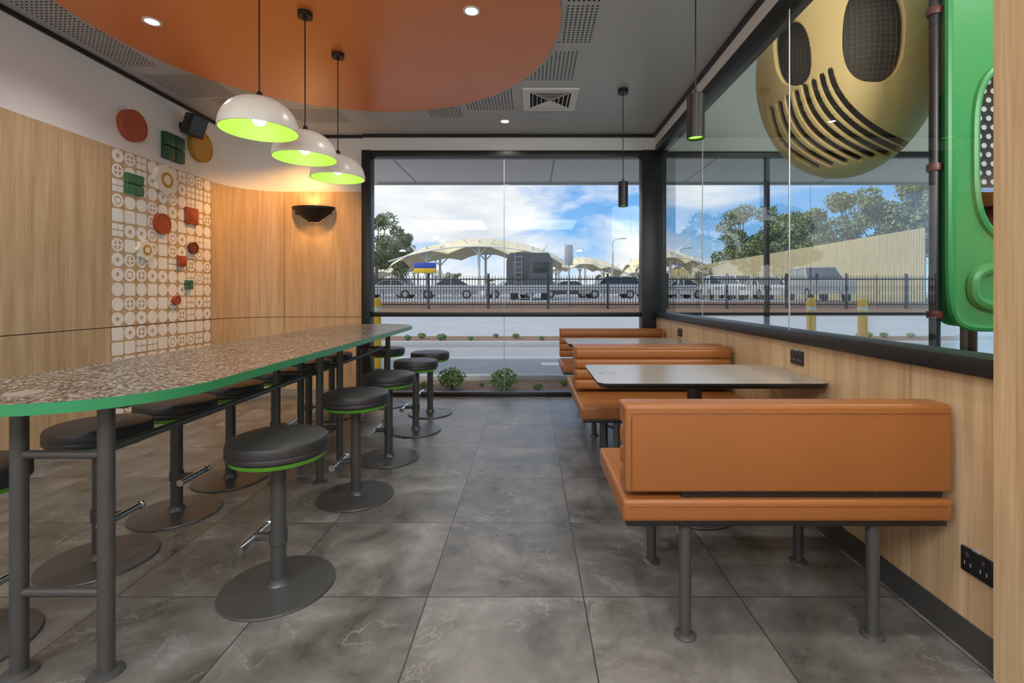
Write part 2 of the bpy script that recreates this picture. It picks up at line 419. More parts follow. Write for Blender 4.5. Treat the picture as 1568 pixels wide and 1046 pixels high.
while z>0.11:
    if abs(z-0.90)<0.045: z-=0.03
    for cidx in range(NC):
        y=3.80+sp*(cidx+0.5); k=rnd.choice([0,0,0,1,1,2,2,3,3,4,5])
        s=sp*0.455
        if k==0: disc(b,y,z,s,'pattern',0.003)
        elif k==1: disc(b,y,z,s,'pattern',0.003,inner=s*0.33)
        elif k==2: rsq(y,z,s*0.96)
        elif k==3:
            h=s*0.43
            for sy in (-1,1):
                for sz in (-1,1): rsq(y+sy*s*0.5,z+sz*s*0.5,h)
        elif k==4:
            disc(b,y,z,s,'pattern',0.003,inner=s*0.70)
            b.box(XL,XL+0.003,y-s*0.12,y+s*0.12,z-s*0.72,z+s*0.72,'pattern'); b.box(XL,XL+0.0029,y-s*0.72,y+s*0.72,z-s*0.12,z+s*0.12,'pattern')
        else:
            disc(b,y,z,s,'pattern',0.003,inner=s*0.62); disc(b,y,z,s*0.42,'pattern',0.003)
    z-=sp
b.finish('wall_pattern_decal',fix=False)

def wp(u,v):
    d=-XL*F/(811-u); return d, H-(v-450)/F*d
def dd(u,v,r,k,name,x0=XL,t=0.03):
    y,z=wp(u,v); bb=B(); disc(bb,y,z,r,k,t,48,x0=x0); 
    disc(bb,y,z,r,k,0.004,48,x0=x0+t,inner=r-0.008); bb.finish(name)
dd(202,193,0.128,'redbrown','wall_art_disc',XL-0.022,0.05); dd(306,225,0.152,'mustard','wall_art_disc',XL-0.022,0.05)
dd(245,343,0.092,'redbrown','wall_art_disc'); dd(293,380,0.058,'maroon','wall_art_disc'); dd(267,460,0.042,'redbrown','wall_art_disc')
def quad(u,v,h,k,x0=XL,t=0.03):
    y,z=wp(u,v); bb=B(); q=h*0.46
    for sy in (-1,1):
        for sz in (-1,1):
            bb.box(x0,x0+t,y+sy*h*0.5-q,y+sy*h*0.5+q,z+sz*h*0.5-q,z+sz*h*0.5+q,k,0.004)
    bb.box(x0,x0+0.006,y-h*0.9,y+h*0.9,z-h*0.9,z+h*0.9,k)
    bb.finish('wall_art_quad_tile')
quad(265,227,0.125,'dgreen',XL-0.022,0.05); quad(203,283,0.088,'green2'); quad(287,436,0.045,'green2')
def sq(u,v,h,k):
    y,z=wp(u,v); bb=B(); bb.box(XL,XL+0.03,y-h,y+h,z-h,z+h,k,0.006); bb.box(XL+0.03,XL+0.034,y-h*0.6,y+h*0.6,z-h*0.6,z+h*0.6,k,0.001); bb.finish('wall_art_square_tile')
sq(291,331,0.08,'redbrown'); sq(276,400,0.05,'redbrown')
def flower(u,v,r):
    y,z=wp(u,v); bb=B()
    poly=[]
    for i in range(72):
        a=2*math.pi*i/72; rr=r*(0.92+0.08*math.cos(8*a)); poly.append((rr*math.cos(a),rr*math.sin(a)))
    mx=Matrix(((0,0,1,XL),(1,0,0,y),(0,1,0,z),(0,0,0,1)))
    bb.prism(poly,0,0.035,'cream',mx=mx)
    disc(bb,y,z,r*0.5,'mustard',0.004,32,x0=XL+0.035,inner=r*0.30); disc(bb,y,z,r*0.3,'cream',0.006,32,x0=XL+0.035)
    bb.finish('wall_art_flower')
flower(250,276,0.14); flower(219,383,0.088)
y,z=wp(280,193); b=B()
mx=Matrix.Translation((XL+0.11,y,z))@Matrix.Rotation(math.radians(18),4,'Y')@Matrix.Rotation(math.radians(-25),4,'Z')
b.box(-0.07,0.07,-0.075,0.075,-0.10,0.10,'black',0.012,mx=mx); b.box(0.07,0.076,-0.065,0.065,-0.09,0.09,'dgrey',0.002,mx=mx)
b.box(XL-0.022,XL+0.06,y-0.02,y+0.02,z-0.03,z+0.03,'black'); b.finish('wall_speaker')
# sconce
b=B(); sx,sz_=-2.46,2.15
vs=[];fs=[];N=24;prof=[(0.245,0.0),(0.245,-0.02),(0.17,-0.085),(0.07,-0.16),(0.05,-0.17),(0.0001,-0.17)]
for r,zz in prof:
    for i in range(N+1):
        a=math.pi+math.pi*i/N; vs.append((sx+r*math.cos(a),5.497+0.6*r*math.sin(a),sz_+zz))
for j in range(len(prof)-1):
    for i in range(N): fs.append([j*(N+1)+i,j*(N+1)+i+1,(j+1)*(N+1)+i+1,(j+1)*(N+1)+i])
b.raw(vs,fs,'black'); b.box(sx-0.2,sx+0.2,5.47,5.498,sz_-0.08,sz_-0.01,'black')
sc=b.finish('wall_sconce')
light('SPOT','sconce_uplight',(sx,5.40,sz_-0.01),3.0,(1,0.70,0.35),sc,0.03,(sx,5.46,3),150,0.8)
light('SPOT','sconce_downlight',(sx,5.28,sz_-0.10),5,(1,0.52,0.16),sc,0.02,(sx,5.55,0.8),120,0.9)

# ------------------------------------------------------------------ ceiling fixtures
def downlight(x,y,e=40,col=(1,0.96,0.9),tgt=None,ang=140):
    b=B(); z0=ZC-0.012 if (x-c[0])**2+(y-c[1])**2<R*R else ZC
    b.lathe([(0.055,z0-ZC),(0.055,z0-ZC-0.006),(0.042,z0-ZC-0.006),(0.036,z0-ZC-0.001)],(x,y,ZC),'white',32)
    b.cyl((x,y,z0-0.001),(x,y,z0-0.003),0.036,'bulb',24)
    o=b.finish('ceiling_downlight')
    light('SPOT','downlight_beam',(x,y,z0-0.02),e,col,o,0.04,tgt or (x,y,0),ang,0.8)
for x,y in [(-2.5,3.19),(-0.37,3.07),(-0.26,5.07),(0.75,1.3),(-0.4,1.2),(-2.5,1.2),(-2.4,-0.6),(0.3,-0.6)]:
    downlight(x,y,52 if y==5.07 else 36)
downlight(-2.5,4.95,105,(1,0.50,0.15),(-2.75,5.35,1.0),105)
b=B(); vx,vy=0.19,4.5; zt=ZC
def sqring(b,h0,h1,z0,z1,k):
    vs=[];
    for h,zz in ((h0,z0),(h1,z1)):
        vs+=[(vx-h,vy-h,zz),(vx+h,vy-h,zz),(vx+h,vy+h,zz),(vx-h,vy+h,zz)]
    b.raw(vs,[[i,(i+1)%4,4+(i+1)%4,4+i] for i in range(4)],k)
sqring(b,0.25,0.25,zt,zt-0.015,'white');sqring(b,0.25,0.185,zt-0.015,zt-0.015,'white');sqring(b,0.185,0.185,zt-0.015,zt-0.001,'white')
b.box(vx-0.185,vx+0.185,vy-0.185,vy+0.185,zt-0.002,zt-0.0005,'dark')
for h in (0.165,0.125,0.085,0.045): sqring(b,h,h-0.008,zt-0.018,zt-0.004,'white')
b.cyl((vx-0.18,vy-0.18,zt-0.012),(vx+0.18,vy+0.18,zt-0.012),0.004,'white',6); b.cyl((vx+0.18,vy-0.18,zt-0.012),(vx-0.18,vy+0.18,zt-0.012),0.004,'white',6)
b.finish('ceiling_air_vent')
for x,y in [(-2.0,-1.4),(0.3,-1.4)]:  # panels added behind the camera to fill the room with light
    b=B(); b.box(x-0.9,x+0.9,y-0.9,y+0.9,ZC-0.03,ZC,'white',0.004); b.box(x-0.86,x+0.86,y-0.86,y+0.86,ZC-0.034,ZC-0.028,'panel')
    o=b.finish('fill_light_panel'); light('AREA','fill_panel_lamp',(x,y,ZC-0.05),78,(1,0.99,0.98),o,1.7,(x,y,0))
for x,y,s in ((XL,-0.9,1),(XR-0.045,-0.9,-1)):  # uplights added out of view to brighten the ceiling
    b=B(); b.lathe([(0.0,-0.15),(0.03,-0.15),(0.12,-0.03),(0.13,0.0),(0.12,0.0),(0.03,-0.12),(0,-0.12)],(x+s*0.16,y,2.2),'black',32); b.box(min(x,x+s*0.1),max(x,x+s*0.1),y-0.02,y+0.02,2.08,2.12,'black')
    o=b.finish('fill_uplight'); light('SPOT','fill_uplight_beam',(x+s*0.16,y,2.16),120,(1,0.99,0.97),o,0.1,(x+s*1.0,y+1.6,3.2),150,1.0)

def dome(y):
    x=-1.44; b=B(); zr=2.03; r=0.195; out=[];inn=[]
    for i in range(15):
        a=math.pi/2*i/14; out.append((r*math.cos(a)**0.8 if a<math.pi/2-1e-6 else 0.001,zr+0.175*math.sin(a)))
    out=[(r,zr)]+out
    for i in range(15):
        a=math.pi/2*(14-i)/14; inn.append(((r-0.006)*max(math.cos(a),0)**0.8+1e-4,zr+0.168*math.sin(a)))
    b.lathe([(rr,zz) for rr,zz in out],(x,y,0),'shade',56)
    b.lathe(inn,(x,y,0),'limeglow',56); b.lathe([(r-0.006,zr),(r,zr)],(x,y,0),'shade',56)
    b.lathe([(0.0,zr+0.21),(0.012,zr+0.21),(0.02,zr+0.19),(0.024,zr+0.165)],(x,y,0),'black',20)
    b.cyl((x,y,zr+0.2),(x,y,ZC-0.02),0.004,'black',8)
    b.cyl((x,y,ZC-0.045),(x,y,ZC-0.011),0.045,'black',28); b.cyl((x,y,ZC-0.06),(x,y,ZC-0.045),0.012,'black',16)
    b.cyl((x,y,zr+0.09),(x,y,zr+0.165),0.022,'shade',20); b.sph((x,y,zr+0.062),0.034,'bulb')
    o=b.finish('dome_pendant_lamp')
    light('POINT','pendant_bulb',(x,y,zr+0.012),1.3,(1,1,0.92),o,0.05)
for y in (2.567,3.09,3.62): dome(y)
def tubep(y):
    x=0.83; b=B(); r=0.043; zb=1.94; h=0.215
    b.lathe([(r-0.003,zb+0.03),(r-0.003,zb),(r,zb),(r,zb+h),(r-0.004,zb+h+0.004),(0.006,zb+h+0.004)],(x,y,0),'black',32)
    b.cyl((x,y,zb+0.012),(x,y,zb+0.02),r-0.003,'glowgreen',28); 
    b.cyl((x,y,zb+h),(x,y,zb+h+0.03),0.008,'black',12)
    b.cyl((x,y,zb+h),(x,y,ZC-0.02),0.0035,'black',8); b.cyl((x,y,ZC-0.04),(x,y,ZC),0.045,'black',28)
    o=b.finish('cylinder_pendant_lamp'); light('SPOT','pendant_beam',(x,y,zb-0.005),10,(1,0.95,0.85),o,0.03,(x,y,0),90,0.7)
tubep(2.41); tubep(4.28)

# ------------------------------------------------------------------ bar table
b=B(); tx,tr_=-1.48,0.385; T=0.865
poly=arc(tx,1.68,tr_,math.pi,2*math.pi,40)+arc(tx,4.45,tr_,0,math.pi,40)
b.prism(poly,T-0.032,T-0.002,'teal','teal'); 
poly2=arc(tx,1.68,tr_-0.002,math.pi,2*math.pi,40)+arc(tx,4.45,tr_-0.002,0,math.pi,40)
b.prism(poly2,T-0.002,T,'speckle','teal')
lx=(-1.30,-1.567)
for y in (1.48,2.985,3.30,4.42):
    for x in lx:
        b.cyl((x,y,0.0),(x,y,T-0.032),0.022,'dgrey',24); b.lathe([(0.0,0.012),(0.03,0.012),(0.045,0.006),(0.047,0.0)],(x,y,0),'dgrey',28)
    b.cyl((lx[0],y,0.672),(lx[1],y,0.672),0.013,'dgrey',14); b.cyl((lx[0],y,0.25),(lx[1],y,0.25),0.014,'dgrey',14)
    b.box(lx[1]-0.12,lx[0]+0.08,y-0.03,y+0.03,T-0.045,T-0.032,'dgrey')
for y0,y1 in ((1.48,2.985),(3.30,4.42)):
    b.cyl((lx[0]-0.04,y0,0.672),(lx[0]-0.04,y1,0.672),0.013,'dgrey',14)
b.cyl((-1.52,1.45,T),(-1.52,1.45,T+0.002),0.045,'tabletop',28)
b.finish('communal_bar_table')

b=B()
b.lathe([(0.0,0.0),(0.207,0.0),(0.212,0.004),(0.209,0.010),(0.12,0.014),(0.045,0.018),(0.036,0.03),(0.034,0.042),(0.0,0.042)],(0,0,0),'dgrey',64)
b.cyl((0,0,0.03),(0,0,0.52),0.028,'dgrey',28); b.cyl((0,0,0.50),(0,0,0.522),0.07,'dgrey',28)
b.lathe([(0.0,0.512),(0.158,0.512),(0.172,0.518),(0.179,0.534),(0.0,0.534)],(0,0,0),'lime',56)
b.lathe([(0.0,0.534),(0.178,0.534),(0.186,0.542),(0.186,0.556),(0.184,0.559),(0.186,0.562),(0.185,0.586),(0.180,0.596),(0.168,0.601),(0.1,0.605),(0.0,0.606)],(0,0,0),'vinyl',56)
b.cyl((0,0,0.175),(0,0,0.225),0.033,'dgrey',28)
b.box(-0.095,-0.02,-0.014,0.014,0.186,0.212,'dgrey',0.003)
b.cyl((-0.095,-0.10,0.198),(-0.095,0.10,0.198),0.0145,'chrome',18)
b.cyl((-0.095,-0.108,0.198),(-0.095,-0.098,0.198),0.018,'chrome',18); b.cyl((-0.095,0.098,0.198),(-0.095,0.108,0.198),0.018,'chrome',18)
st=b.finish('bar_stool',(-1.0,1.92,0))
for y in (2.775,3.42,4.11,4.70): inst(st,(-1.0 if y<4 else -0.97,y,0))
for y in (1.57,2.11,2.567,3.03,3.56,4.10,4.58): inst(st,(-1.88,y,0),math.pi)
inst(st,(-1.50,5.06,0),math.pi/2)

# ------------------------------------------------------------------ booth benches
BX0,BX1=0.31,1.405
def bench(yb,s):
    b=B()
    def yy(a,c_): 
        p,q=yb+s*a,yb+s*c_; return (min(p,q),max(p,q))
    y0,y1=yy(0.0,0.055); b.box(BX0+0.008,BX1,y0,y1,0.505,0.792,'tan',0.010,4)
    yo=yb+s*0.0005
    b.tube([(BX0+0.028,yo,0.515),(BX0+0.028,yo,0.755),(BX0+0.036,yo,0.768),(BX1-0.01,yo,0.768)],0.0026,'tanseam',8)
    for i in range(4):
        y0,y1=yy(0.050,0.105); z0=0.50+0.071*i; b.box(BX0+0.005,BX1-0.002,y0,y1,z0,z0+0.0725,'tan',0.022,4)
    y0,y1=yy(0.002,0.10); b.box(BX0+0.004,BX1-0.001,y0,y1,0.770,0.797,'tan',0.011,4)
    y0,y1=yy(-0.005,0.55); b.box(BX0,BX1,y0,y1,0.408,0.482,'tan',0.014,4)
    b.tube([(BX0-0.001,y0+0.02,0.455),(BX0-0.001,y1-0.02,0.455)],0.0022,'tanseam',6)
    yq=yb-s*0.0055; b.tube([(BX0+0.02,yq,0.462),(BX1-0.02,yq,0.462)],0.0022,'tanseam',6)
    y0,y1=yy(0.01,0.54); b.box(BX0+0.015,BX1-0.01,y0,y1,0.388,0.409,'black',0.003)
    for x in (0.53,1.17):
        for q in (0.045,0.50):
            y=yb+s*q
            b.cyl((x,y,0),(x,y,0.39),0.0205,'dgrey',24); b.lathe([(0.0,0.012),(0.026,0.012),(0.036,0.006),(0.038,0.0)],(x,y,0),'dgrey',28)
        y=yb+s*0.03; b.cyl((x,y,0.47),(x,y,0.52),0.016,'black',16)
    y=yb+s*0.03; b.box(BX0+0.20,BX1-0.02,y-0.012,y+0.012,0.48,0.512,'black')
    for x in (0.53,1.17):
        y0,y1=yy(0.045,0.50); b.box(x-0.018,x+0.018,y0,y1,0.370,0.388,'black')
    return b.finish('booth_bench')
bench(1.60,1); bench(3.44,-1); bench(3.47,1); bench(5.16,-1)
def rrect(x0,x1,y0,y1,r,n=6):
    p=[]
    for (cx,cy,a) in ((x0+r,y0+r,math.pi),(x1-r,y0+r,1.5*math.pi),(x1-r,y1-r,0),(x0+r,y1-r,0.5*math.pi)):
        p+=arc(cx,cy,r,a,a+math.pi/2,n)
    return p
def btable(y0,y1):
    b=B(); zt=0.742
    o=rrect(0.325,1.425,y0,y1,0.05); i_=rrect(0.345,1.42,y0+0.02,y1-0.02,0.04)
    n=len(o)
    b.prism(o,zt-0.010,zt,'tabletop','black')
    vs=[(x,y,zt-0.010) for x,y in o]+[(x,y,zt-0.028) for x,y in i_]
    b.raw(vs,[[k,(k+1)%n,n+(k+1)%n,n+k] for k in range(n)],'black'); b.raw(vs,[list(range(n,2*n))],'black')
    ym=(y0+y1)/2; x=0.88
    b.cyl((x,ym,0.01),(x,ym,zt-0.028),0.038,'dgrey',28); b.box(x-0.18,x+0.18,ym-0.18,ym+0.18,zt-0.040,zt-0.027,'black',0.003)
    b.lathe([(0,0),(0.2,0),(0.205,0.006),(0.2,0.012),(0.05,0.018),(0.045,0.03),(0.0,0.03)],(x,ym,0),'dgrey',48)
    b.lathe([(0.045,zt),(0.045,zt+0.0015),(0.038,zt+0.0015),(0.038,zt)],(0.42,ym,0),'steel',32)
    b.finish('booth_table')
btable(2.27,2.88); btable(4.05,4.60)

def outlet(y,z,w=0.058,h=0.037):
    b=B(); x=XR; b.box(x-0.010,x,y-w,y+w,z-h,z+h,'black',0.004,3)
    for s in (-1,1):
        b.box(x-0.0125,x-0.0095,y+s*w*0.5-0.004,y+s*w*0.5+0.004,z+0.012,z+0.026,'dgrey')
        b.box(x-0.011,x-0.0095,y+s*w*0.5-0.012,y+s*w*0.5-0.009,z-0.016,z-0.004,'steel'); b.box(x-0.011,x-0.0095,y+s*w*0.5+0.009,y+s*w*0.5+0.012,z-0.016,z-0.004,'steel')
    b.box(x-0.010,x,y-0.014,y+0.014,z+h,z+h+0.009,'steel',0.002)
    b.finish('power_outlet')
outlet(2.57,0.825); outlet(4.57,0.80); outlet(1.535,0.30,0.055,0.04)

# ------------------------------------------------------------------ play area
b=B(); b.box(1.56,6.2,-1,5.6,-0.12,0,'softfall'); b.finish('play_area_floor')
b=B(); b.box(1.56,6.2,-1.1,5.62,4.6,4.75,'playwall'); b.finish('play_area_ceiling')
b=B(); b.box(1.565,6.2,5.5,5.62,2.79,4.6,'playwall'); b.box(1.44,1.56,-3.1,5.62,ZC+0.19,4.7,'soffit'); b.box(1.565,6.2,-1.2,-1.1,0,4.6,'playwall'); b.box(6.1,6.2,-1.1,5.62,2.79,4.6,'playwall')
b.finish('wall_play_area')
b=B()
b.box(1.565,6.2,5.52,5.58,2.73,2.79,'black'); b.box(1.565,6.2,5.52,5.58,0.0,0.06,'black'); b.box(1.565,6.2,5.53,5.57,0.92,0.95,'black')
for x in (2.73,5.0,6.15): b.box(x-0.02,x+0.02,5.52,5.58,0,2.73,'black')
b.raw([(1.565,5.55,0.06),(6.1,5.55,0.06),(6.1,5.55,2.73),(1.565,5.55,2.73)],[[0,1,2,3]],'glass'); b.finish('window_3')
b=B(); b.box(2.8,4.4,0.8,2.4,4.55,4.6,'white'); b.box(2.85,4.35,0.85,2.35,4.545,4.552,'panel'); pl=b.finish('fill_light_panel')  # panel added out of view to light the play area
light('AREA','play_area_fill',(3.6,1.6,4.53),150,(1,0.98,0.94),pl,1.5,(3.0,3.2,0))
b=B(); b.box(1.7,2.9,0.3,0.4,2.1,3.1,'white',0.01); b.box(1.74,2.86,0.40,0.405,2.14,3.06,'panel'); b.box(2.25,2.35,0.32,0.38,0,2.1,'dgrey')  # glowing box added out of view to light the pod
wl=b.finish('play_fill_box'); light('AREA','play_fill_box_lamp',(2.3,0.43,2.6),55,(1,0.99,0.95),wl,1.0,(2.4,3.6,2.7))

cam0=Vector((0,0,H))
PC=np.array((2.36,3.62,2.88)); PR=np.array((0.60,0.60,0.84))
SU,SV=320,220
vs=[]
for j in range(SV+1):
    ph=math.pi*j/SV
    for i in range(SU):
        th=2*math.pi*i/SU
        vs.append((PC[0]+PR[0]*math.sin(ph)*math.cos(th),PC[1]+PR[1]*math.sin(ph)*math.sin(th),PC[2]+PR[2]*math.cos(ph)))
V=np.array(vs)
U_=811+V[:,0]/V[:,1]*F; W_=450-(V[:,2]-H)/V[:,1]*F
nrm=(V-PC)/PR**2; tov=np.array((0,0,H))-V
facing=(nrm*tov).sum(1)>0
fld=np.full(len(V),50.0)
def cap(path,hw):
    d=np.full(len(V),1e9)
    for a,b_ in zip(path[:-1],path[1:]):
        ax,ay=a; bx,by=b_; dx,dy=bx-ax,by-ay; L2=dx*dx+dy*dy
        t=np.clip(((U_-ax)*dx+(W_-ay)*dy)/L2,0,1)
        d=np.minimum(d,np.hypot(U_-ax-t*dx,W_-ay-t*dy))
    return d-hw
for k in range(8):
    p0=(1180+13.0*k,168-8.5*k); p3=(1250+22*k,256-4.0*k); p1=(p0[0]+8,p0[1]+50); p2=(p3[0]-50-3*k,p3[1]-26)
    pts=[[(1-t)**3*p0[j]+3*t*(1-t)**2*p1[j]+3*t*t*(1-t)*p2[j]+t**3*p3[j] for j in (0,1)] for t in [i/18 for i in range(19)]]
    fld=np.minimum(fld,cap(pts,4.8))
wins=((1213,82,28,50,-0.10),(1338,50,48,76,0.05))
for (u,v,a,c_,rot) in wins:
    x=(U_-u)*math.cos(rot)+(W_-v)*math.sin(rot); y=-(U_-u)*math.sin(rot)+(W_-v)*math.cos(rot)
    rr=(np.abs(x/a)**2.6+np.abs(y/c_)**2.6)**(1/2.6)
    fld=np.minimum(fld,(rr-1)*a)
fld=np.where(facing,fld,50.0)
OV=[tuple(p) for p in V]; OF=[]; ecache={}
def cutv(a,b_):
    k=(a,b_) if a<b_ else (b_,a)
    if k not in ecache:
        t=fld[a]/(fld[a]-fld[b_]); t=min(max(t,0.001),0.999)
        ecache[k]=len(OV); OV.append(tuple(V[a]+(V[b_]-V[a])*t))
    return ecache[k]
for j in range(SV):
    for i in range(SU):
        a=j*SU+i; b_=j*SU+(i+1)%SU; q=[a,b_,b_+SU,a+SU]
        if j==0: q=[a,b_+SU,a+SU]
        if j==SV-1: q=[a,b_,a+SU]
        fv=[fld[x] for x in q]
        if min(fv)>0: OF.append(q[::-1]); continue
        if max(fv)<=0: continue
        out=[]
        for m_ in range(len(q)):
            x=q[m_];y=q[(m_+1)%len(q)]
            if fld[x]>0: out.append(x)
            if (fld[x]>0)!=(fld[y]>0): out.append(cutv(x,y))
        if len(out)>=3: OF.append(out[::-1])
me=bpy.data.meshes.new('play_pod'); me.from_pydata(OV,[],OF); me.materials.append(M['yellowp'])
bm=bmesh.new(); bm.from_mesh(me)
bmesh.ops.delete(bm,geom=[v for v in bm.verts if not v.link_faces],context='VERTS')
bmesh.ops.remove_doubles(bm,verts=bm.verts,dist=1e-5); bmesh.ops.recalc_face_normals(bm,faces=bm.faces); bm.to_mesh(me); bm.free()
for p in me.polygons: p.use_smooth=True
pod=bpy.data.objects.new('play_pod',me); scene.collection.objects.link(pod)
md=pod.modifiers.new('shell','SOLIDIFY'); md.thickness=0.035; md.offset=-1
b=B(); b.sph(tuple(PC),(PR[0]-0.13,PR[1]-0.13,PR[2]-0.13),'podshade',40,24)  # solid dark core imitates shade behind the slits; net wires follow
for k in range(40):
    zz=-0.66+0.034*k; rr=(PR[0]-0.122)*math.sqrt(max(0,1-(zz/(PR[2]-0.122))**2))
    if rr>0.05: b.tube([(PC[0]+rr*math.cos(a),PC[1]+rr*math.sin(a),PC[2]+zz) for a in [2*math.pi*i/48 for i in range(48)]],0.0014,'net',4,True)
for k in range(88):
    a=2*math.pi*k/88
    b.tube([(PC[0]+(PR[0]-0.122)*math.sin(p)*math.cos(a),PC[1]+(PR[1]-0.122)*math.sin(p)*math.sin(a),PC[2]+(PR[2]-0.122)*math.cos(p)) for p in [math.pi*i/24 for i in range(1,24)]],0.0014,'net',4)
li=b.finish('pod_shade_core_net',fix=False); li.parent=pod
b=B(); PCv=Vector(PC)
b.tube([PCv+Vector((0,0,PR[2]-0.02)),PCv+Vector((0.0,0,1.7))],0.05,'dgrey',16); hg=b.finish('pod_hanger'); hg.parent=pod

b=B()
def ringpanel(b,outer,inner,y0,y1,k):
    n=len(outer); vs=[(x,y0,z) for x,z in outer]+[(x,y0,z) for x,z in inner]+[(x,y1,z) for x,z in outer]+[(x,y1,z) for x,z in inner]
    fs=[]
    for i in range(n):
        j=(i+1)%n
        fs+=[[i,j,n+j,n+i],[2*n+i,2*n+j,3*n+j,3*n+i],[i,j,2*n+j,2*n+i],[n+i,n+j,3*n+j,3*n+i]]
    b.raw(vs,fs,k)
N=64
def sup(cx,cz,a,c_,e):
    return [(cx+a*math.copysign(abs(math.cos(t))**e,math.cos(t)),cz+c_*math.copysign(abs(math.sin(t))**e,math.sin(t))) for t in [2*math.pi*i/N for i in range(N)]]
ox=sup(2.84,2.25,0.58,1.27,0.16); ix=sup(2.78,1.93,0.36,0.47,0.55)
ringpanel(b,ox,ix,2.60,2.72,'greenp')
b.tube([(x,2.60,z) for x,z in ox],0.02,'greenp',8,True); b.tube([(x,2.60,z) for x,z in sup(2.78,1.93,0.38,0.49,0.55)],0.022,'greenp',8,True)
b.tube([(x,2.59,z) for x,z in sup(2.84,1.20,0.46,0.12,0.6)],0.03,'greenp',8,True)
b.box(2.75,3.4,2.72,3.05,1.02,1.10,'greenp',0.02); b.box(3.34,3.40,2.72,3.05,1.1,3.3,'greenp',0.02); b.box(2.6,3.4,3.0,3.05,1.1,1.8,'redp',0.01)
b.box(2.42,3.14,2.655,2.66,1.75,2.40,'black')
for i in range(14):
    for j in range(12):
        xx=2.45+0.05*i+(0.025 if j%2 else 0); zz=1.78+0.05*j
        b.cyl((xx,2.651,zz),(xx,2.655,zz),0.015,'steel',10)
for x,y in ((2.235,2.66),(3.42,2.66),(3.42,3.05),(2.8,3.05)):
    b.cyl((x,y,0),(x,y,3.9),0.026,'black',20)
    for z in (2.72,1.86,1.05):
        b.lathe([(0.026,-0.02),(0.036,-0.02),(0.039,0),(0.036,0.02),(0.026,0.02)],(x,y,z),'redp',24)
b.finish('play_tower')

# ------------------------------------------------------------------ exterior
b=B(); b.box(-14,16,5.64,7.2,2.83,3.0,'soffit')
for x in range(-12,15,2): b.box(x+0.3,x+0.312,5.65,7.19,2.8265,2.831,'dgrey')
b.box(-14,16,7.2,7.26,2.80,3.1,'steel'); b.finish('eave_soffit')
def slab(name,y0,y1,z0,z1,k,x0=-60,x1=70,th=0.3):
    b=B(); b.raw([(x0,y0,z0),(x1,y0,z0),(x1,y1,z1),(x0,y1,z1),(x0,y0,z0-th),(x1,y0,z0-th),(x1,y1,z1-th),(x0,y1,z1-th)],
      [[0,1,2,3],[4,5,6,7],[0,1,5,4],[3,2,6,7],[0,3,7,4],[1,2,6,5]],k); return b.finish(name)
slab('garden_bed',5.62,6.64,-0.03,-0.03,'mulch')
slab('driveway',6.79,10.79,-0.02,-0.02,'asphalt')
b=B(); b.box(-60,70,10.8,10.95,-0.1,0.10,'concrete',0.02);b.finish('kerb')
b=B(); b.box(-60,70,6.65,6.78,-0.1,0.04,'concrete',0.02); b.finish('kerb')
slab('garden_bed',10.96,12.59,0.06,0.06,'mulch')
slab('concrete_lane',12.6,19.99,0.03,0.25,'concrete')
slab('mulch_embankment',20,22,0.25,0.78,'mulch')
slab('car_park_ground',22.01,160,0.8,0.8,'asphalt',-160,160)
b=B(); b.box(-10,12,8.9,8.96,-0.0199,-0.017,'sailpole')
for x in (0.2,): b.box(x,x+0.5,8.0,8.3,-0.0199,-0.017,'sailpole')
b.finish('road_marking')

def leaves(b,c_,r,n,s,k,rn):
    vs=[];fs=[]
    for i in range(n):
        th=rn.uniform(0,2*math.pi); u=rn.uniform(-1,1); q=math.sqrt(1-u*u); rr=rn.uniform(0.55,1.05)
        p=Vector((c_[0]+r[0]*rr*q*math.cos(th),c_[1]+r[1]*rr*q*math.sin(th),c_[2]+r[2]*rr*u))
        a=Vector((rn.uniform(-1,1),rn.uniform(-1,1),rn.uniform(-1,1))).normalized()*s*rn.uniform(0.6,1.3)
        d=a.cross(Vector((rn.uniform(-1,1),rn.uniform(-1,1),rn.uniform(-1,1)))).normalized()*s*0.45
        o=len(vs); vs+=[p-a,p+d,p+a,p-d]; fs.append([o,o+1,o+2,o+3])
    b.raw(vs,fs,k)
def tree(seed,hh=9,w=4):
    rn=random.Random(seed); b=B()
    b.cyl((0,0,0),(0.2,0,hh*0.5),0.25,'bark',12,0.14)
    for i in range(20):
        a=rn.uniform(0,2*math.pi); rr=rn.uniform(0.1,0.85)*w; zc=rn.uniform(0.35,0.92)*hh
        rr*= (1.1-abs(zc/hh-0.6)*1.3)
        cc=(rr*math.cos(a),rr*math.sin(a),zc)
        b.cyl((0.15,0,hh*0.35),cc,0.08,'bark',6,0.03)
        r=rn.uniform(0.17,0.33)*w; leaves(b,cc,(r,r,r*0.72),360,0.15,'leafA',rn)
    return b
t1=tree(1).finish('eucalyptus_tree',(-16.0,50,0.8),fix=False)
t2=tree(5,8,3.6).finish('eucalyptus_tree',(-15.5,58,0.8),fix=False)
for (x,y,s,rz,t) in [(-20.5,50,1.05,1,t2),(-26,55,1.2,2,t1),(-30,62,1.2,2.6,t2),(21.5,49,1.05,1,t1),(24,46,1.1,2,t2),(28,50,1.0,0.4,t1),(21.5,38,0.85,3,t2),(22,33,0.85,1.5,t1),(21.5,28,0.82,4,t2),(21.5,24,0.85,5,t1),(21.5,20,0.8,2.2,t2),(28,38,1.0,5,t2),(26,32,0.95,0.2,t1),
    (13,90,0.45,1,t1),(17,92,0.5,1,t2),(22,95,0.5,2,t1),(-8,100,0.4,3,t1),(-15,95,0.6,1,t2),(27,88,0.6,1,t1),(6,105,0.4,1,t2)]:
    inst(t,(x,y,0.8),rz,(s,s,s))
